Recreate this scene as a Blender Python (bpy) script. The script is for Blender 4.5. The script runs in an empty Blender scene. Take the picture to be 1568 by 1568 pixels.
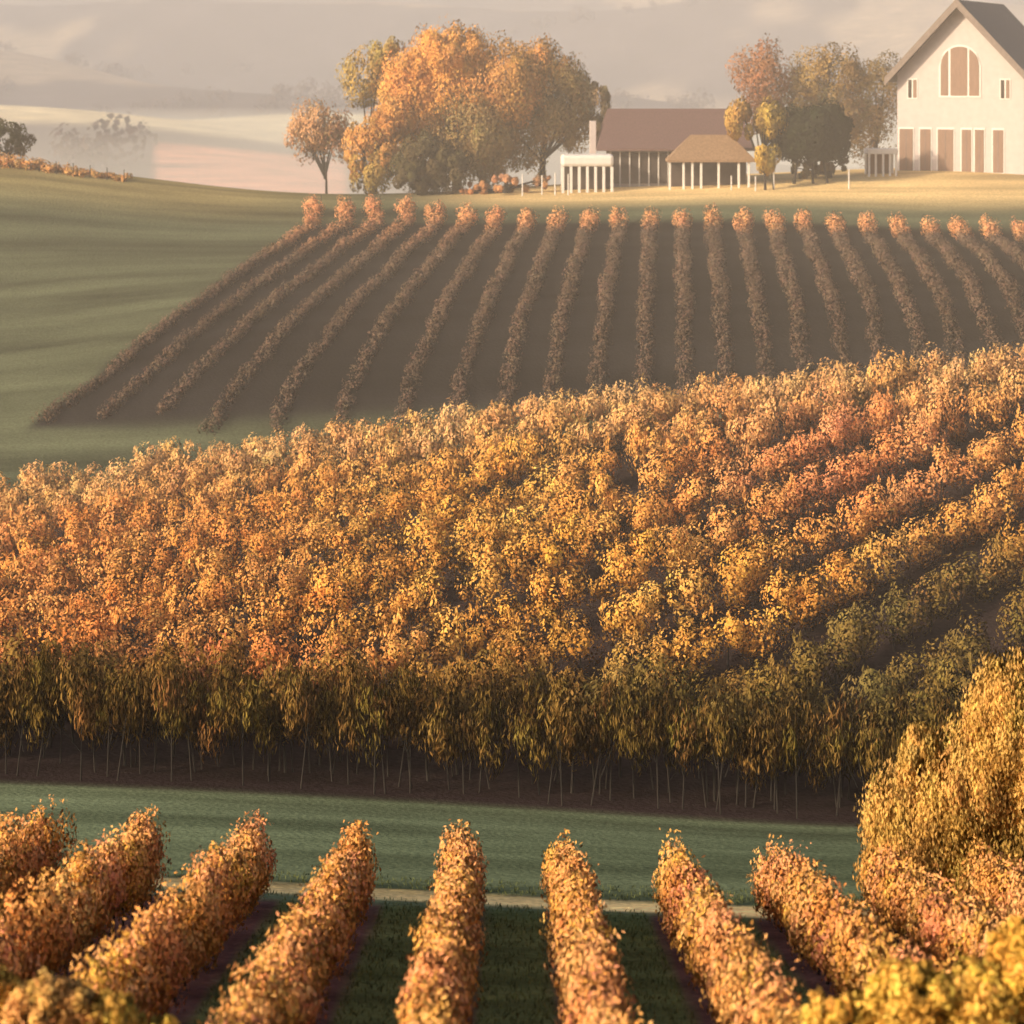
import bpy, math, numpy as np
from mathutils import Vector
rng=np.random.default_rng(7)
K=0.22/784.0; H0=100.0
sc=bpy.context.scene
# ------------------------------------------------------------------ terrain
COL=np.array([-784,0,400,800,1200,1568,2352],float)
TAB=[(0,[-7]*7),(31,[-14.4]*7),
(55,[-19.3,-19.6,-19.8,-20.1,-20.3,-20.4,-20.6]),
(62,[-20.7,-21.0,-21.2,-21.5,-21.7,-21.8,-22]),
(75,[-22.6,-23.05,-23.4,-23.9,-24.5,-24.7,-25]),
(79,[-22.6,-23.05,-23.4,-23.9,-24.4,-24.6,-24.9]),
(95,[-23.2,-22.9,-21.9,-21.2,-20.6,-20,-18.5]),
(115,[-24,-22.6,-20.2,-18.1,-16.6,-15.5,-13]),
(128,[-24,-21.8,-22,-22,-21.5,-20,-18]),
(140,[-22,-19.6,-16.9,-15.7,-14.9,-14.1,-13]),
(155,[-17,-16.5,-14.35,-13.5,-13.05,-12.8,-12]),
(172,[-10,-11.1,-12.5,-11.8,-12.07,-13.0,-12]),
(183,[-6,-7.7,-10.3,-10.3,-9.8,-10.0,-9]),
(191,[-6,-7.5,-10.6,-10.2,-9.1,-8.6,-8]),
(205,[-8,-9.5,-12.5,-10.6,-9.2,-8.6,-8]),
(217,[-12,-13,-15,-13.5,-12.5,-12,-12]),
(300,[-38]*7)]
TD=np.array([t[0] for t in TAB],float); TZ=np.array([t[1] for t in TAB],float)
dD=np.arange(0,301,1.0); dP=np.arange(-784,2353,28.0)
tmp=np.stack([np.interp(dD,TD,TZ[:,j]) for j in range(7)],1)
G=np.stack([np.interp(dP,COL,tmp[i]) for i in range(len(dD))],0)
def blur(A,s,ax):
    r=int(3*s)+1; kk=np.exp(-0.5*(np.arange(-r,r+1)/s)**2); kk/=kk.sum()
    pad=[(0,0),(0,0)]; pad[ax]=(r,r)
    B=np.pad(A,pad,mode='reflect',reflect_type='odd')
    return np.apply_along_axis(lambda v:np.convolve(v,kk,'valid'),ax,B)
G=blur(G,2.2,0); G=blur(G,4.0,1)
FY=np.array([300,600,900,1200,1500,1900,2400,3000,4500,9000],float)
FZ=np.array([-38,-46,-45,-40,-30,-10,45,120,260,400],float)
def height(x,y):
    x=np.asarray(x,float); y=np.asarray(y,float)
    ye=np.maximum(y,31); u=np.clip(x/(K*ye)+784,-784,2351)
    fy=np.clip(y,0,299.0); i=np.floor(fy).astype(int); a=fy-i
    fx=(u+784)/28.0; j=np.floor(fx).astype(int); j=np.minimum(j,len(dP)-2); b=fx-j
    i1=np.minimum(i+1,300)
    z=(G[i,j]*(1-a)*(1-b)+G[i1,j]*a*(1-b)+G[i,j+1]*(1-a)*b+G[i1,j+1]*a*b)
    z=z+0.10*np.sin(x*0.21+1)*np.sin(y*0.17)*np.clip((y-120)/40,0,1)
    f=np.interp(y,FY,FZ)
    amp=np.clip((y-300)/1500,0,1)
    n=(14*np.sin(x*0.0042+y*0.0021+0.7)+9*np.sin(x*0.009-y*0.004+2.1)+5*np.sin(x*0.021+y*0.011)
       +38*np.clip((y-1100)/900,0,1.8)*np.sin(x*0.0035+y*0.0052+0.4)*np.sin(y*0.0033+x*0.0011+0.9))
    f=f+amp*n
    t=np.clip((y-270)/60,0,1); t=t*t*(3-2*t)
    z=np.where(y<0,-7.0-0.238*y*0.3,z)
    return z*(1-t)+f*t
def h1(x,y): return float(height(np.array([x]),np.array([y]))[0])
def wx(px,D): return (px-784)*K*D
# ------------------------------------------------------------------ materials
def nmat(name):
    m=bpy.data.materials.new(name); m.use_nodes=True
    nt=m.node_tree; nt.nodes.clear()
    return m,nt,nt.nodes,nt.links
def foliage_mat(name,trans=0.3):
    m,nt,N,L=nmat(name)
    a=N.new('ShaderNodeAttribute'); a.attribute_name='Col'
    n=N.new('ShaderNodeAttribute'); n.attribute_name='nrm'
    d=N.new('ShaderNodeBsdfDiffuse'); t=N.new('ShaderNodeBsdfTranslucent')
    mx=N.new('ShaderNodeMixShader'); mx.inputs[0].default_value=trans
    o=N.new('ShaderNodeOutputMaterial')
    L.new(a.outputs['Color'],d.inputs['Color']); L.new(a.outputs['Color'],t.inputs['Color'])
    L.new(n.outputs['Vector'],d.inputs['Normal'])
    L.new(d.outputs[0],mx.inputs[1]); L.new(t.outputs[0],mx.inputs[2]); L.new(mx.outputs[0],o.inputs[0])
    return m
def plain_mat(name,col,rough=0.8,var=0.25,scale=3.0,bump=0.1,metal=0.0,stretch=(1,1,1)):
    m,nt,N,L=nmat(name)
    b=N.new('ShaderNodeBsdfPrincipled'); o=N.new('ShaderNodeOutputMaterial')
    tc=N.new('ShaderNodeTexCoord'); mp=N.new('ShaderNodeMapping'); mp.inputs['Scale'].default_value=stretch
    nz=N.new('ShaderNodeTexNoise'); nz.inputs['Scale'].default_value=scale; nz.inputs['Detail'].default_value=6
    rp=N.new('ShaderNodeValToRGB')
    c0=[c*(1-var) for c in col]; c1=[min(1,c*(1+var)) for c in col]
    rp.color_ramp.elements[0].position=.3; rp.color_ramp.elements[1].position=.7
    rp.color_ramp.elements[0].color=(*c0,1); rp.color_ramp.elements[1].color=(*c1,1)
    bp=N.new('ShaderNodeBump'); bp.inputs['Strength'].default_value=bump; bp.inputs['Distance'].default_value=0.05
    L.new(tc.outputs['Object'],mp.inputs[0]); L.new(mp.outputs[0],nz.inputs['Vector'])
    L.new(nz.outputs['Fac'],rp.inputs[0]); L.new(rp.outputs[0],b.inputs['Base Color'])
    L.new(nz.outputs['Fac'],bp.inputs['Height']); L.new(bp.outputs[0],b.inputs['Normal'])
    b.inputs['Roughness'].default_value=rough; b.inputs['Metallic'].default_value=metal
    L.new(b.outputs[0],o.inputs[0]); return m
M_leaf=foliage_mat('leaf_foliage',0.22)
M_bark=plain_mat('bark',(0.020,0.015,0.012),0.9,0.4,6,0.5,stretch=(1,1,.2))
def ground_mat():
    m,nt,N,L=nmat('ground_soil_and_grass')
    b=N.new('ShaderNodeBsdfDiffuse'); o=N.new('ShaderNodeOutputMaterial')
    a=N.new('ShaderNodeAttribute'); a.attribute_name='Col'
    tc=N.new('ShaderNodeTexCoord')
    def noise(scale,st,det=5):
        mp=N.new('ShaderNodeMapping'); mp.inputs['Scale'].default_value=st
        nz=N.new('ShaderNodeTexNoise'); nz.inputs['Scale'].default_value=scale; nz.inputs['Detail'].default_value=det
        L.new(tc.outputs['Object'],mp.inputs[0]); L.new(mp.outputs[0],nz.inputs['Vector']); return nz
    n1=noise(0.35,(0.10,1.0,1.0)); n2=noise(6.0,(1,1,1),8); n3=noise(0.05,(1,1,1),4)
    def rng_(nz,lo,hi):
        r=N.new('ShaderNodeMapRange'); r.inputs[1].default_value=.3; r.inputs[2].default_value=.7
        r.inputs[3].default_value=lo; r.inputs[4].default_value=hi; L.new(nz.outputs['Fac'],r.inputs[0]); return r
    r1=rng_(n1,.55,1.55); r2=rng_(n2,.75,1.25); r3=rng_(n3,.8,1.2)
    m1=N.new('ShaderNodeMath'); m1.operation='MULTIPLY'; m2=N.new('ShaderNodeMath'); m2.operation='MULTIPLY'
    L.new(r1.outputs[0],m1.inputs[0]); L.new(r2.outputs[0],m1.inputs[1]); L.new(m1.outputs[0],m2.inputs[0]); L.new(r3.outputs[0],m2.inputs[1])
    vm=N.new('ShaderNodeVectorMath'); vm.operation='SCALE'
    L.new(a.outputs['Color'],vm.inputs[0]); L.new(m2.outputs[0],vm.inputs['Scale'])
    L.new(vm.outputs[0],b.inputs['Color'])
    bp=N.new('ShaderNodeBump'); bp.inputs['Strength'].default_value=.5; bp.inputs['Distance'].default_value=.08
    L.new(n2.outputs['Fac'],bp.inputs['Height']); L.new(bp.outputs[0],b.inputs['Normal'])
    L.new(b.outputs[0],o.inputs[0]); return m
M_ground=ground_mat()
# ------------------------------------------------------------------ mesh builder
class B:
    def __init__(s): s.v=[];s.f=[];s.m=[];s.c=[];s.n=[];s.k=0
    def add(s,v,f,mat,c,n):
        s.v.append(v); s.f.append(f+s.k); s.m.append(np.full(len(f),mat,np.int32)); s.c.append(c); s.n.append(n); s.k+=len(v)
    def leaves(s,c,nrm,col,l,w,droop=0.5,tang=0.0):
        n=len(c)
        if n==0: return
        t=rng.normal(size=(n,3)); t[:,2]-=droop*2
        # leaves lie partly along the crown surface, like shingles
        t-=tang*np.sum(t*nrm,1)[:,None]*nrm
        t/=np.linalg.norm(t,axis=1)[:,None]+1e-9
        q=rng.normal(size=(n,3))*(1-.8*tang)+nrm*tang*1.6; sd=np.cross(t,q); sd/=np.linalg.norm(sd,axis=1)[:,None]+1e-9
        k=rng.uniform(.7,1.3,(n,1)); l=l*k; w=w*k
        V=np.stack([c-t*l,c+sd*w,c+t*l,c-sd*w],1).reshape(-1,3)
        s.add(V,np.arange(4*n).reshape(-1,4),0,np.repeat(col,4,0),np.repeat(nrm,4,0))
    def tube(s,p0,p1,r0,r1,n=6,mat=1):
        p0=np.array(p0,float);p1=np.array(p1,float); d=p1-p0; d/=np.linalg.norm(d)+1e-9
        a=np.cross(d,[0.3,0.9,0.1]); a/=np.linalg.norm(a); b=np.cross(d,a)
        th=np.arange(n)*2*math.pi/n; R=np.cos(th)[:,None]*a+np.sin(th)[:,None]*b
        V=np.concatenate([p0+R*r0,p1+R*r1]); i=np.arange(n); j=(i+1)%n
        s.add(V,np.stack([i,j,j+n,i+n],1),mat,np.tile([.1,.07,.05],(2*n,1)),np.concatenate([R,R]))
    def obj(s,name,loc=(0,0,0),mats=None):
        loc=np.array(loc,float)
        V=np.concatenate(s.v)-loc; F=np.concatenate(s.f).astype(np.int32); Mi=np.concatenate(s.m)
        me=bpy.data.meshes.new(name)
        me.vertices.add(len(V)); me.vertices.foreach_set('co',V.astype(np.float32).ravel())
        me.loops.add(F.size); me.loops.foreach_set('vertex_index',F.ravel())
        me.polygons.add(len(F)); me.polygons.foreach_set('loop_start',(np.arange(len(F))*4).astype(np.int32))
        me.polygons.foreach_set('loop_total',np.full(len(F),4,np.int32))
        for mm in (mats or [M_leaf,M_bark]): me.materials.append(mm)
        me.polygons.foreach_set('material_index',Mi)
        me.update(calc_edges=True)
        C=np.concatenate(s.c); C=np.concatenate([np.clip(C,0,.96),np.ones((len(C),1))],1)
        at=me.attributes.new('Col','FLOAT_COLOR','POINT'); at.data.foreach_set('color',C.astype(np.float32).ravel())
        at=me.attributes.new('nrm','FLOAT_VECTOR','POINT'); at.data.foreach_set('vector',np.concatenate(s.n).astype(np.float32).ravel())
        ob=bpy.data.objects.new(name,me); ob.location=loc; sc.collection.objects.link(ob); return ob
def unit(n):
    d=rng.normal(size=(n,3)); return d/np.linalg.norm(d,axis=1)[:,None]
def crown(b,cen,rad,col,n,ncl,cr,l,w,droop=.5,cvar=.18,soft=.2,lv=.1,tang=.85,thin=.78):
    cen=np.array(cen,float); rad=np.array(rad,float); col=np.array(col,float)
    d=unit(ncl); rr=rng.uniform(.45,.95,(ncl,1))**.6; cc=d*rr*rad*.85+cen
    tint=rng.uniform(1-cvar,1+cvar,(ncl,1))*(1+rng.normal(0,.05,(ncl,3)))
    idx=rng.integers(0,ncl,n); o=unit(n); q=rng.uniform(thin,1.04+(.78-thin)*.6,(n,1))
    crs=cr*rng.uniform(.7,1.3,(ncl,1))
    p=cc[idx]+o*q*crs[idx]*np.array([1,1,1+.4*droop])
    nr=.65*o+.8*(p-cen)/rad; nr/=np.linalg.norm(nr,axis=1)[:,None]
    nr=nr+soft*rng.normal(size=(n,3)); nr/=np.linalg.norm(nr,axis=1)[:,None]
    c=col*tint[idx]*rng.uniform(1-lv,1+lv,(n,1))
    b.leaves(p,nr,c,l,w,droop,tang)
    return cc
def gD(D): return np.interp(D,[126,135,140,155,172],[1.14,.88,.68,.3,0])
def botpx(t): return np.interp(t,[440,480,540,780,1020,1340,1568,1900],[-40,30,150,650,1020,1440,1720,2150])
# ------------------------------------------------------------------ ground mesh
ys=np.concatenate([np.arange(-30,25,2.5),np.arange(25,64,.35),np.arange(64,215,.6),np.arange(215,330,4),
    np.geomspace(330,7000,220)])
t=np.linspace(-1,1,461); sx=np.sign(t)*(.45*np.abs(t)+.55*np.abs(t)**3)
Y,S=np.meshgrid(ys,sx,indexing='ij'); X=S*(60+np.maximum(Y,0)*.75)
Z=height(X,Y)
PX=X/(K*np.maximum(Y,20))+784
def lerp(a,b,t): return a+(np.array(b)-a)*t[...,None]
def sm(x,a,b): q=np.clip((x-a)/(b-a),0,1); return q*q*(3-2*q)
C=np.zeros(X.shape+(3,)); C[:]=(.075,.083,.048)
nz=np.sin(X*.31+Y*.13)*.5+np.sin(X*.11-Y*.4+1)*.5
C=lerp(C,(.115,.140,.082),1-sm(Y,95,120))
SP=2.44; X0=-1.15
ph=((X-X0)/SP); dist=np.abs(ph-np.round(ph))*SP
fg=1-sm(Y,55,56)
C=lerp(C,(.13,.155,.062),fg)
C=lerp(C,(.12,.068,.062),fg*(1-sm(dist,.35,.65)))
pc=57.0-X*.08
C=lerp(C,(.95,.70,.32),(1-sm(np.abs(Y-pc),.6,1.0))*.95)
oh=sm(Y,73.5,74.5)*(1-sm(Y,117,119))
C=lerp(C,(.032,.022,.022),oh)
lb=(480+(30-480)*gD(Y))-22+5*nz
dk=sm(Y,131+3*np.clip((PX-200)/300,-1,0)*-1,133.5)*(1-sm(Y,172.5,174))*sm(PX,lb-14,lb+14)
C=lerp(C,(.016,.014,.014),dk)  # bare soil, darkened in colour so the vineyard slope looks shaded
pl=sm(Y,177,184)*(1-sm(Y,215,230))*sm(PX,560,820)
C=lerp(C,(.70,.48,.22),pl*.9)  # pale dry grass, colour brightened to make the plateau look sunlit
ml=sm(Y,172,183)*(1-sm(PX,300,650))*(1-sm(Y,195,210))
C=lerp(C,(.34,.25,.10),ml*.6)  # sunlit streak along the left meadow crest, painted into the grass colour
far=sm(Y,260,330)
f1=.5+.5*np.sin(Y*.011+X*.003+1+.8*np.sin(X*.004))*np.sin(X*.006+.5+Y*.002)
wn=sum(np.sin(X*a+Y*b_+c_) for a,b_,c_ in [(.021,.013,0),(.033,-.02,1),(-.047,.03,2),(.07,.041,4)])/4
fc=lerp(np.zeros(X.shape+(3,))+np.array([.05,.04,.045])*(1+.6*wn[...,None]),(.24,.18,.14),sm(f1+.2*wn,.58,.72))
fc=lerp(fc,(.70,.56,.36),sm(Y,1080,1150)*(1-sm(Y,1420,1480))*(1-sm(PX,600,900)))
C=C*(1-far[...,None])+fc*far[...,None]
C=lerp(C,(.75,.30,.20),sm(Y,700,720)*(1-sm(Y,1000,1040))*sm(PX,230,245)*(1-sm(PX,520,540)))
nr,nc=X.shape
V=np.stack([X,Y,Z],-1).reshape(-1,3)
i,j=np.meshgrid(np.arange(nr-1),np.arange(nc-1),indexing='ij'); q=(i*nc+j).ravel()
F=np.stack([q,q+1,q+nc+1,q+nc],1)
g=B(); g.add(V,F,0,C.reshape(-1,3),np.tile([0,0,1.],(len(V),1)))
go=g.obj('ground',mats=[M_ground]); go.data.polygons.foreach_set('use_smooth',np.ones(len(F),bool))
# ------------------------------------------------------------------ foreground vine rows
for r in range(-7,8):
    x0=X0+r*SP; b=B()
    far_end=55.0-0.02*x0+rng.uniform(-.3,.3); near=26.0
    base=np.array([.95,.45,.15])*rng.uniform(.96,1.04); lift=max(0,-r)*.06
    wob=rng.uniform(0,6.28)
    for D in np.arange(near,far_end,.33):
        xx=x0+rng.normal(0,.05)+.07*math.sin(D*.9+wob); hh=1.8+lift+rng.normal(0,.10)+.07*math.sin(D*1.7+wob*2); zg=h1(xx,D)
        if D>far_end-.7: hh+=.15
        vv=math.sin(D*.8+wob*3)
        col=base*np.array([1,rng.uniform(.88,1.12)+.07*vv,rng.uniform(.7,1.4)])
        crown(b,(xx,D,zg+.25+(hh-.25)/2),(.49,.36,(hh-.25)/2),col,560,11,.21,.050,.024,1.5,.16,.22,.12,.6,.66)
        m=8; p=np.stack([xx+rng.normal(0,.15,m),D+rng.uniform(-.2,.2,m),zg+hh+rng.uniform(0,.12,m)],1)
        b.leaves(p,np.tile([-.4,-.4,.8],(m,1)),np.tile(col*1.05,(m,1)),.05,.022,.2)
    for D in np.arange(near,far_end,1.3):
        zg=h1(x0,D); b.tube((x0,D,zg-.1),(x0+rng.normal(0,.04),D,zg+1.2),.035,.02)
    b.obj('grape_vine_row',(x0,40,h1(x0,40)))
b=B(); n=34000
gy=rng.uniform(30,60,n); gx=rng.uniform(-1,1,n)*.26*gy
gz=height(gx,gy); dd=np.abs((gx-X0)/SP-np.round((gx-X0)/SP))*SP
k_=((dd>.5)|(gy>56))&(np.abs(gy-57.0+gx*.08)>.8); gx,gy,gz=gx[k_],gy[k_],gz[k_]; m=len(gx)
b.leaves(np.stack([gx,gy,gz+.03],1),np.tile([-.2,-.3,.9],(m,1)),np.array([.14,.16,.06])*rng.uniform(.6,1.6,(m,1)),.07,.012,1.5)
b.obj('grass_tufts',(0,45,-17))
# ------------------------------------------------------------------ orange hill
ang=math.radians(42); dr=np.array([math.cos(ang),math.sin(ang)]); pn=np.array([-dr[1],dr[0]])
def hillcol(px,D):
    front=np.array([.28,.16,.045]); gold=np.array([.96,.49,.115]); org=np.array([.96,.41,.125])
    tan=np.array([.96,.53,.21]); salmon=np.array([.95,.37,.18]); red=np.array([.84,.25,.14]); green=np.array([.25,.17,.05])
    a=np.clip((px-150)/600,0,1); c=org*(1-a)+gold*a
    s=np.clip(1-abs(px-1280)/450,0,1)*np.clip((D-92)/8,0,1)*.85; c=c*(1-s)+salmon*s
    cr=np.clip((D-106)/6,0,1); c=c*(1-cr)+tan*cr
    lr=np.clip((700-px)/350,0,1)*np.clip(1-abs(D-83)/3,0,1)*.7; c=c*(1-lr)+red*lr
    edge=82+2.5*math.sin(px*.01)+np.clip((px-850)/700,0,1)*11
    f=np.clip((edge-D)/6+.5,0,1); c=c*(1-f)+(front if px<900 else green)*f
    return c
rows={}
for r in range(-30,60):
    for s in np.arange(-70,120,1.1):
        p=np.array([0,75])+pn*r*3.3+dr*(s+rng.uniform(-.25,.25))
        D=p[1]+rng.normal(0,.12); x=p[0]+rng.normal(0,.12)
        if D<76.3 or D>117.5: continue
        px=x/(K*D)+784
        if px<-170 or px>1760: continue
        if 84<D<112 and rng.random()<.04: continue
        rows.setdefault(r,[]).append((x,D,px))
cnt=0
for r,L_ in rows.items():
    b=B()
    for (x,D,px) in L_:
        zg=h1(x,D); right=np.clip((px-850)/500,0,1)*np.clip((104-D)/8,0,1)
        big=np.clip(1-abs(px-820)/480,0,1)*np.clip(1-abs(D-92)/10,0,1)
        up=np.clip((D-94)/6,0,1)*(1-.6*np.clip((px-900)/300,0,1))
        H=rng.uniform(1.9,2.8)*(1-.12*right+.25*big-.12*up); R=rng.uniform(.8,1.2)*(1-.08*right+.35*big-.20*up)
        if D>108: H*=.9
        th=.3
        if D<80: H=rng.uniform(3.0,3.9); th=1.3
        mo=.5+.5*math.sin(x*.5+D*.37)*math.sin(x*.23-D*.61+1.3)
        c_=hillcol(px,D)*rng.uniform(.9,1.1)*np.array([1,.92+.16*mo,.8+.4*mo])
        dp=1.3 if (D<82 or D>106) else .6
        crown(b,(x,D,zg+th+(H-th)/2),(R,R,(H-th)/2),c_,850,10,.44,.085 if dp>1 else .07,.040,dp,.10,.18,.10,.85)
        if D>104 or D<84 or rng.random()<.3:
          for kk in range(2):
            ax=x+rng.normal(0,R*.45); ay=D+rng.normal(0,R*.45); hz=H*rng.uniform(.95,1.12); m=22
            tt=rng.uniform(0,1,m); p=np.stack([ax+rng.normal(0,.12,m)*(1-tt),ay+rng.normal(0,.12,m)*(1-tt),zg+hz-.55+tt*.55],1)
            b.leaves(p,np.tile([-.45,-.5,.7],(m,1)),np.tile(c_,(m,1))*rng.uniform(.9,1.1,(m,1)),.10,.035,1.5)
        b.tube((x,D,zg-.1),(x+rng.normal(0,.1),D,zg+th+.6),.05,.03,5); cnt+=1
    b.obj('autumn_orchard_row',(L_[0][0],L_[0][1],h1(L_[0][0],L_[0][1])))
b=B()
for x in np.arange(-27,27,.55):
    for k2 in range(3):
        D=75.2+k2*1.0+rng.uniform(-.4,.4); xx=x+rng.normal(0,.25); zg=h1(xx,D)
        H=rng.uniform(2.4,4.2); th=rng.uniform(.9,2.0)-.2*k2
        col=np.array([.28,.155,.045])*rng.uniform(.5,1.25)*(1-.15*k2)*np.array([1,rng.uniform(.9,1.25),1])
        crown(b,(xx,D,zg+th+(H-th)/2),(.55,.55,(H-th)/2),col,340,9,.28,.12,.020,2.0,.25,.3,.2,.4,.5)
        if rng.random()<.55:
            tp=xx+rng.normal(0,.2); b.tube((xx,D,zg-.1),(tp,D,zg+th+.8),.03,.018,5)
            b.tube((tp,D,zg+th*.8),(tp+rng.normal(0,.4),D+rng.normal(0,.3),zg+th+.9),.018,.01,4)
b.obj('slender_tree_line',(0,75.5,h1(0,75.5)))
print('orchard trees',cnt)
# ------------------------------------------------------------------ dark hillside vine rows
tops=[];tpx=480.0
while tpx<1760: tops.append(tpx); tpx+=47
for tp in tops:
    b=B(); bp_=float(botpx(tp)); d0=131 if bp_>250 else 133.5
    D=172.5+rng.uniform(-.4,.4); ex=np.clip((800-tp)/200,0,1)*4.5; D+=ex; D1=D; wob=rng.uniform(0,6.28); zone=rng.uniform(1.8,3.4)
    while D>d0:
        px=tp+(bp_-tp)*float(gD(D)); x=wx(px,D)+.08*math.sin(D*.5+wob); zg=h1(x,D); tt=(D1-D)
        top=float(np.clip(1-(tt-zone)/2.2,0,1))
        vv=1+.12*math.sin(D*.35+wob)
        col=np.array([.185,.118,.082])*vv*(1-top)+np.array([.93,.43,.19])*top  # brown vines toned for a shaded slope; sunlit row ends painted in orange
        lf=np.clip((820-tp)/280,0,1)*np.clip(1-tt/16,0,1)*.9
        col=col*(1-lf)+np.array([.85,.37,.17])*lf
        H=.42+.85*max(top,lf*.75)+rng.normal(0,.05)
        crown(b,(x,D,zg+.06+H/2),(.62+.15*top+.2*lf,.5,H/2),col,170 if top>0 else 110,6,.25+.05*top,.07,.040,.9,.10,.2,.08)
        D-=.5
    x=wx(tp,171); b.tube((x,D1+.5,h1(x,D1+.5)-.1),(x,D1+.5,h1(x,D1+.5)+1.2),.04,.03)
    b.obj('hillside_vine_row',(x,171,h1(x,171)))
b=B()
for px in np.arange(-60,200,4.0):
    D=184+rng.normal(0,.5); x=wx(px,D); zg=h1(x,D); s=np.clip((215-px)/215,.35,1)
    crown(b,(x,D,zg+.5*s),(.5,.5,.5*s),(.75,.40,.15),90,4,.33*s+.05,.10,.05,.6)
for px in range(60,200,26):
    x=wx(px,183); b.tube((x,183,h1(x,183)-.1),(x,183,h1(x,183)+1.0),.035,.035)
b.obj('crest_vine_row',(wx(50,184),184,h1(wx(50,184),184)))
# ------------------------------------------------------------------ trees by lobes
def lobetree(name,bpx,D,lobes,l=.13,w=.06,droop=1.2,trunks=None,dens=2.0,cl=.38,depth=.8,tang=.7,thin=.78,cv=.14):
    b=B(); bx=wx(bpx,D); zg=h1(bx,D); S=K*D
    for (px,py,rx,ry,col) in lobes:
        c=np.array([wx(px,D),D+rng.uniform(-.5,.5)*rx*S*.6,-(py-H0)*S])
        rad=np.array([rx*S,rx*S*depth,ry*S]); n=int(dens*rx*ry)
        ncl=int(np.clip(rx*ry/70,14,130))
        crown(b,c,rad,col,max(n,300),ncl,cl*min(rad[0],rad[2])*(.62 if ncl>40 else .8),l,w,droop,cv,.22,.12,tang,thin)
        for k2 in range(3):
            e=c+unit(1)[0]*rad*.5
            b.tube((bx,D,zg+(c[2]-zg)*.35),e,.10,.03,5)
    for tp in (trunks or [(bpx,.3)]):
        x=wx(tp[0],D); b.tube((x,D,h1(x,D)-.2),(bx+(x-bx)*.7,D,zg+max(1.0,(-(lobes[0][1]-H0)*S-zg)*.5)),tp[1],tp[1]*.5,8)
    return b.obj(name,(bx,D,zg))
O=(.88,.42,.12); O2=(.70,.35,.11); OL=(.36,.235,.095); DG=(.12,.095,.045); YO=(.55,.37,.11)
lobetree('willow_tree',690,192,[(690,130,108,90,O),(625,150,60,75,O),(770,130,75,72,O2),(690,85,75,45,O),(720,205,80,70,OL),(640,200,50,50,O2),(740,240,50,45,OL)],trunks=[(700,.5),(740,.25)],thin=.6,dens=2.4)  # sunlit left side put into the orange lobe colours, olive lower right
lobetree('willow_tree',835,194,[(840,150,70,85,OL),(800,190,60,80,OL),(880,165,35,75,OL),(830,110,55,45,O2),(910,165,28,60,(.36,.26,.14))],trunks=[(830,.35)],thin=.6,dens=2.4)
lobetree('broadleaf_tree',565,196,[(562,115,42,50,YO),(595,90,35,32,YO)],trunks=[(570,.25)])
lobetree('broadleaf_tree',565,188,[(575,225,46,62,O2),(565,262,36,38,YO),(605,190,35,45,O),(545,230,20,50,O2)],trunks=[(575,.25)])
lobetree('rounded_shrub',650,186,[(650,250,58,44,DG),(630,270,42,26,DG),(690,262,38,34,DG)],droop=.6,dens=3)
lobetree('small_orchard_tree',497,197,[(490,195,50,38,(.66,.36,.18)),(510,225,32,30,(.66,.36,.18)),(465,215,28,32,(.66,.36,.18))],trunks=[(500,.13)],dens=1.8,cl=.5,thin=.6)
lobetree('maple_tree',1170,204,[(1165,115,52,50,(.44,.20,.10)),(1180,165,50,45,(.40,.19,.09))],droop=.5,trunks=[(1170,.3)],cl=.5)
lobetree('broadleaf_tree',1262,204,[(1265,115,62,52,(.44,.26,.09)),(1270,175,62,50,(.26,.17,.07)),(1225,150,30,50,(.34,.21,.08))],droop=.6,trunks=[(1260,.3)],cl=.5)
lobetree('broadleaf_tree',1345,206,[(1340,140,45,62,(.29,.19,.07)),(1325,200,45,50,(.26,.17,.06))],droop=.6,trunks=[(1340,.3)],cl=.5)
lobetree('weeping_tree',1165,184,[(1140,185,42,24,(.56,.33,.09)),(1172,220,20,58,(.56,.37,.08)),(1182,185,24,28,(.54,.35,.08))],trunks=[(1172,.12),(1185,.08)],droop=2,cl=.5,dens=3)
DK=(.030,.036,.018)
lobetree('clipped_dark_tree',1240,187,[(1240,202,62,40,DK),(1212,205,34,36,DK),(1272,203,32,36,DK),(1240,200,45,30,DK)],droop=.3,trunks=[(1215,.13),(1245,.13),(1268,.13)],dens=5,cl=.62,l=.15,w=.09)
lobetree('low_shrub',1270,190,[(1270,252,40,16,(.12,.09,.04)),(1230,258,30,14,(.14,.10,.04))],droop=.3,dens=3)
lobetree('low_shrub',775,186,[(775,283,46,15,(.62,.32,.16)),(830,278,18,12,(.55,.30,.15)),(725,290,30,14,(.6,.3,.13))],droop=.5,dens=3)
lobetree('crest_bush',15,188,[(0,212,44,36,(.12,.11,.05)),(35,222,20,20,(.14,.11,.05))],droop=.4)
GT=(.76,.47,.14)
lobetree('golden_tree',1500,57.5,[(1545,1110,85,125,GT),(1480,1200,98,98,GT),(1415,1270,105,98,GT),
  (1385,1340,80,78,(.70,.40,.12)),(1520,1330,115,115,(.5,.31,.09)),(1405,1165,38,62,GT),(1620,1200,95,155,GT)],l=.065,w=.020,droop=1.8,dens=3.8,cl=.33,trunks=[(1500,.25)],tang=.35,thin=.35,cv=.2)
YB=(.94,.56,.12)
lobetree('yellow_shrub',1400,28.5,[(1290,1560,75,40,YB),(1400,1530,90,65,YB),(1500,1530,80,70,YB),(1580,1490,80,95,(.92,.5,.10)),(1450,1600,200,60,YB)],l=.040,w=.024,droop=.4,dens=1.9,cl=.33,depth=.5,tang=.3,thin=.35,cv=.2)
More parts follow.
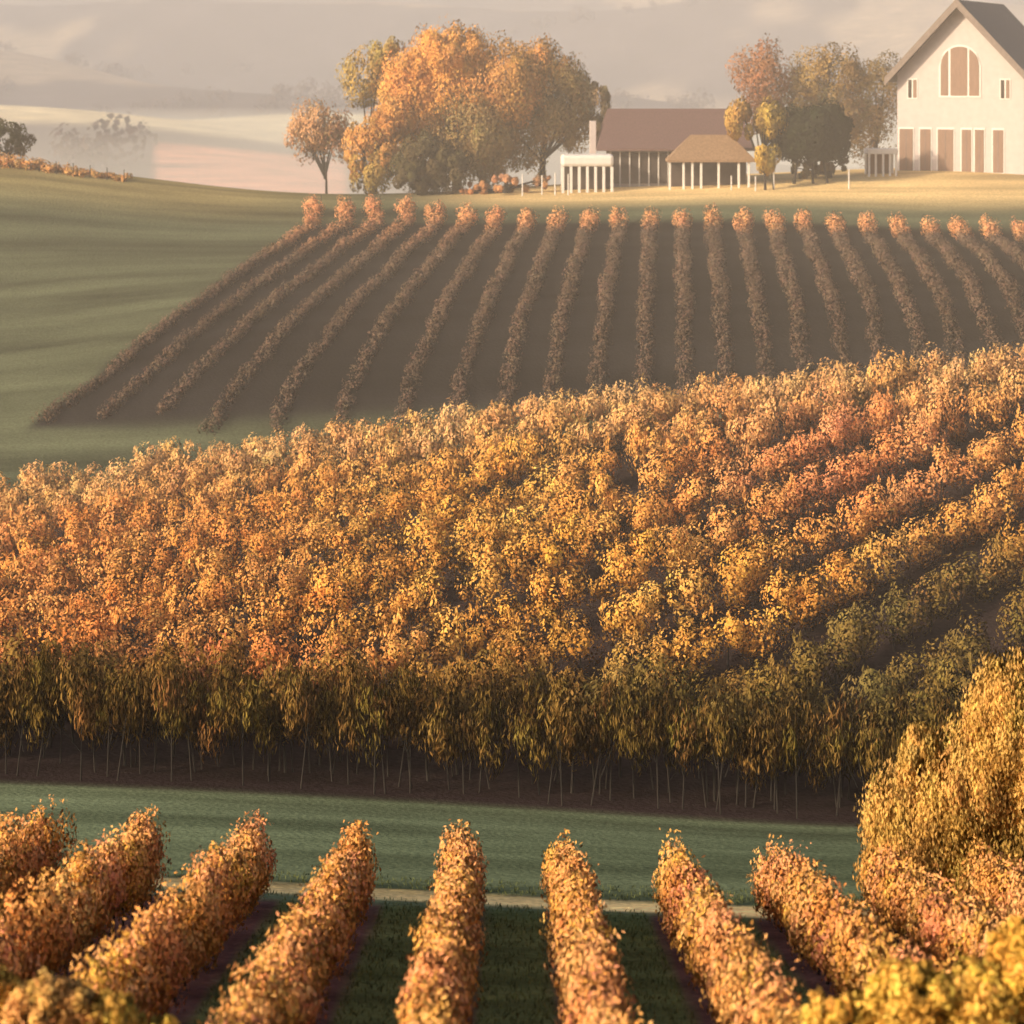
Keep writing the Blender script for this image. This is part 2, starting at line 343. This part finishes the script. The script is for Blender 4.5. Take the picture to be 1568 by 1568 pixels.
lobetree('yellow_shrub',70,28.5,[(80,1545,95,62,(.93,.5,.17)),(160,1565,75,50,YB),(-20,1540,60,70,YB),(230,1590,60,35,YB)],l=.040,w=.024,droop=.4,dens=1.9,cl=.33,depth=.5,tang=.3,thin=.35,cv=.2)
b=B()
far_t=[(115,900,16),(135,905,20),(150,900,24),(128,910,14),(205,1000,10),(222,1000,12)]
for yb in (1480,1620,1800,2050,2350):
    for _ in range(70):
        pxx=rng.uniform(-300,1800)
        if math.sin(pxx*.008+yb)>-.2: far_t.append((pxx,yb+rng.normal(0,12),rng.uniform(9,16)))
for (px,D,H) in far_t:
    x=wx(px,D); zg=h1(x,D); crown(b,(x,D,zg+H*.4),(H*.8,H*.5,H*.5),(.08,.055,.05),150,8,H*.25,H*.07,H*.06,.3)
b.obj('distant_trees',(0,1300,-30))
# ------------------------------------------------------------------ buildings
M_wall=plain_mat('cream_render',(.53,.445,.43),.9,.06,2,.05)
M_white=plain_mat('white_paint',(.70,.65,.62),.6,.05,3,.02)
M_roof=plain_mat('slate_roof',(.050,.046,.058),.7,.3,5,.4,stretch=(1,6,1))
M_roof2=plain_mat('maroon_tile_roof',(.13,.072,.066),.8,.25,5,.4,stretch=(4,1,1))
M_roof3=plain_mat('ochre_thatch_roof',(.25,.15,.085),.9,.25,6,.4)
M_brown=plain_mat('brown_shutter',(.22,.125,.085),.6,.2,4,.1,stretch=(6,1,.4))
M_dark=plain_mat('window_glass_dark',(.06,.045,.04),.15,.3,1,0)
M_soff=plain_mat('roof_soffit',(.20,.15,.13),.8,.2,4,.1)
def empty(name,loc,rz=0):
    e=bpy.data.objects.new(name,None); e.location=loc; e.rotation_euler=(0,0,rz); sc.collection.objects.link(e); return e
def mesh(name,par,V,F,mat,bev=0):
    me=bpy.data.meshes.new(name); me.from_pydata([tuple(v) for v in V],[],F); me.materials.append(mat); me.update()
    o=bpy.data.objects.new(name,me); sc.collection.objects.link(o); o.parent=par
    if bev:
        md=o.modifiers.new('b','BEVEL'); md.width=bev; md.segments=2
    return o
def box(name,par,x0,x1,y0,y1,z0,z1,mat,bev=.015):
    V=[(x0,y0,z0),(x1,y0,z0),(x1,y1,z0),(x0,y1,z0),(x0,y0,z1),(x1,y0,z1),(x1,y1,z1),(x0,y1,z1)]
    return mesh(name,par,V,[[0,3,2,1],[4,5,6,7],[0,1,5,4],[1,2,6,5],[2,3,7,6],[3,0,4,7]],mat,bev)
def prism(name,par,poly,y0,y1,mat):
    n=len(poly); V=[(p[0],y0,p[1]) for p in poly]+[(p[0],y1,p[1]) for p in poly]
    return mesh(name,par,V,[list(range(n)),list(range(2*n-1,n-1,-1))]+[[i,i+n,(i+1)%n+n,(i+1)%n] for i in range(n)],mat)
hx=wx(1470,192); hz=-9.0
e=empty('white_farmhouse',(hx,192,hz),math.radians(-25))
W=5.3; EH=8.3; AP=14.0; L=15
prism('walls',e,[(-W,-.6),(W,-.6),(W,EH),(0,AP),(-W,EH)],0,L,M_wall)
sl=(AP-EH)/W; ov=.75
def slab(name,sg):
    a=(0,AP+.08); c=(sg*(W+ov),EH-ov*sl+.08); t=.32
    prism(name,e,[a,(a[0],a[1]+t),(c[0],c[1]+t),c],-1.1,L+.6,M_roof)
slab('roof_left',-1); slab('roof_right',1)
for sg in (-1,1):
    c=(sg*(W+ov+.02),EH-ov*sl-.18)
    prism('bargeboard',e,[(0,AP-.25),(0,AP+.48),(c[0],c[1]+.68),c],-1.22,-1.103,M_soff)
def arch(name,xa,xb,z0,zs,R,y0,y1,mat):
    xs_=np.linspace(xa,xb,10); poly=[(xa,z0),(xb,z0)]+[(x,zs+math.sqrt(max(R*R-x*x,0))) for x in xs_[::-1]]
    prism(name,e,poly,y0,y1,mat)
arch('arched_window_surround',-1.75,1.75,6.35,8.95,1.75,-.06,.05,M_white)
for nme,a,c in (('arched_pane_left',-1.6,-.98),('arched_pane_centre',-.78,.62),('arched_pane_right',.78,1.6)):
    arch(nme,a,c,6.5,8.95,1.6,-.10,-.063,M_brown)
for cx in (-4.0,3.75):
    box('small_window_frame',e,cx-.45,cx+.45,-.05,.04,6.2,7.9,M_white)
    box('small_window_pane_l',e,cx-.36,cx-.06,-.08,-.053,6.3,7.8,M_dark); box('small_window_pane_r',e,cx+.06,cx+.36,-.08,-.053,6.3,7.8,M_brown)
for a,c in ((-5.1,-3.95),(-3.35,-2.45),(-1.85,-.55),(.15,.95),(1.25,2.0),(2.75,3.6)):
    box('tall_door_frame',e,a-.1,c+.1,-.05,.04,.1,3.85,M_white)
    box('tall_door_panel',e,a,c,-.09,-.053,.2,3.7,M_brown)
    box('tall_door_stile',e,(a+c)/2-.03,(a+c)/2+.03,-.11,-.093,.2,3.7,M_soff)
box('plinth',e,-W-.06,W+.06,-.08,-.003,-.6,.08,M_soff)
box('chimney',e,-2.6,-1.8,8,8.9,AP-3.5,AP+.6,M_wall)
for k2 in range(4):
    box('side_window',e,W+.003,W+.06,2+k2*3.2,3.2+k2*3.2,1.0,2.8,M_dark)
    box('side_window_upper',e,W+.003,W+.06,2+k2*3.2,3.2+k2*3.2,5.2,6.8,M_dark)
px_=wx(1349,190.5); e=empty('white_garden_porch',(px_,190.5,h1(px_,190.5)))
box('flat_roof',e,-1.25,1.25,-1,1.2,1.75,2.15,M_white)
for x in (-1.1,-.55,.05,.6,1.1): box('post',e,x-.08,x+.08,-.9,-.74,-.4,1.747,M_white)
for x in (-1.1,1.1): box('rear_post',e,x-.08,x+.08,.9,1.06,-.4,1.747,M_white)
box('rear_wall',e,-1.0,1.0,.95,1.05,-.4,1.747,M_brown)
def hip(name,par,x0,x1,y0,y1,z0,z1,inset,mat):
    ym=(y0+y1)/2; V=[(x0,y0,z0),(x1,y0,z0),(x1,y1,z0),(x0,y1,z0),(x0+inset,ym,z1),(x1-inset,ym,z1),(x0,y0,z0-.2),(x1,y0,z0-.2),(x1,y1,z0-.2),(x0,y1,z0-.2)]
    mesh(name,par,V,[[0,1,5,4],[1,2,5],[2,3,4,5],[3,0,4],[6,7,1,0],[7,8,2,1],[8,9,3,2],[9,6,0,3],[6,9,8,7]],mat)
D=188.5; ox=wx(1020,D); oz=h1(ox,D); e=empty('long_low_pavilion',(ox,D,oz))
box('rear_wall_block',e,-4.6,6.2,.5,6.5,-.6,3.0,M_wall)
box('glazing',e,-4.4,6.0,.3,.497,.2,2.7,M_dark)
for x in np.arange(-4.5,6.2,.78): box('mullion',e,x-.05,x+.05,.18,.297,-.5,2.9,M_white)
hip('main_roof',e,-5.6,7.2,-.6,7.5,3.05,6.2,1.0,M_roof2)
box('left_gable_stub',e,-6.1,-5.62,1.5,3.5,-.6,5.2,M_wall)
hip('veranda_roof',e,-.1,6.9,-3.2,-.65,2.25,4.2,1.9,M_roof3)
for x in (0.1,1.2,1.9,2.6,4.0,5.6,6.4): box('veranda_post',e,x-.09,x+.09,-3.0,-2.82,-.6,2.04,M_white)
box('veranda_back_wall',e,.1,6.4,-.9,-.66,-.6,2.04,M_dark)
D=186; ox=wx(899,D); oz=h1(ox,D); e=empty('white_pergola',(ox,D,oz))
box('fascia',e,-2.1,2.1,-1.0,1.6,2.0,2.95,M_white,.25)
box('rear_wall',e,-1.9,1.9,1.3,1.45,-.4,1.997,M_dark)
for x in np.linspace(-1.95,1.95,7): box('column',e,x-.11,x+.11,-.95,-.73,-.5,1.997,M_white)
for x in (-1.95,1.95): box('rear_column',e,x-.11,x+.11,1.46,1.59,-.5,1.997,M_white)
b=B()
for px in [1120,1157,1185,1300,830,850,870,800]:
    D=184+rng.uniform(-.5,.5); x=wx(px,D); z=h1(x,D); b.tube((x,D,z-.1),(x,D,z+rng.uniform(1.0,2.0)),.06,.05,6,0)
so=b.obj('garden_stakes',(0,184,-11),[M_white]);
# ------------------------------------------------------------------ mist
def fog(name,x0,x1,y0,y1,z0,z1,den,col,an=-.2,bev=0):
    m,nt,N,Lk=nmat(name+'_vapour'); v=N.new('ShaderNodeVolumeScatter'); v.inputs['Density'].default_value=den
    v.inputs['Color'].default_value=(*col,1); v.inputs['Anisotropy'].default_value=an
    o=N.new('ShaderNodeOutputMaterial'); Lk.new(v.outputs[0],o.inputs['Volume'])
    return box(name,None,x0,x1,y0,y1,z0,z1,m,0)
fog('valley_mist',-1500,1500,325,5000,-70,110,.00050,(.68,.68,.86),-.1)
fog('low_mist',-1400,1400,330,1450,-69,-26,.0020,(.98,.90,.86))
fog('morning_haze',-150,150,66,320,-45,12,.0016,(1,.88,.78))
# ------------------------------------------------------------------ light
w=bpy.data.worlds.new('World'); sc.world=w; w.use_nodes=True; nt=w.node_tree
bg=nt.nodes['Background']; sky=nt.nodes.new('ShaderNodeTexSky'); sky.sky_type='NISHITA'; sky.sun_disc=False
S=Vector((-.76,-.52,.38)).normalized()
sky.sun_elevation=math.asin(S.z); sky.sun_rotation=math.atan2(S.x,S.y); sky.dust_density=6; sky.air_density=1.0
nt.links.new(sky.outputs[0],bg.inputs[0]); bg.inputs[1].default_value=.15
sl_=bpy.data.lights.new('sun','SUN'); sl_.energy=5.0; sl_.angle=math.radians(.6); sl_.color=(1,.80,.54)
so=bpy.data.objects.new('sun',sl_); so.rotation_euler=(-S).to_track_quat('-Z','Y').to_euler(); sc.collection.objects.link(so)
# ------------------------------------------------------------------ camera
cd=bpy.data.cameras.new('camera'); cam=bpy.data.objects.new('camera',cd); sc.collection.objects.link(cam); sc.camera=cam
cam.location=(0,0,0); cam.rotation_euler=(math.radians(90),0,0)
cd.sensor_width=36; cd.lens=18/.22; cd.shift_y=-(784-H0)/1568.0; cd.clip_end=12000; cd.clip_start=.5
cd.dof.use_dof=True; cd.dof.focus_distance=80; cd.dof.aperture_fstop=.9
sc.view_settings.view_transform='Standard'; sc.view_settings.look='None'; sc.view_settings.exposure=0
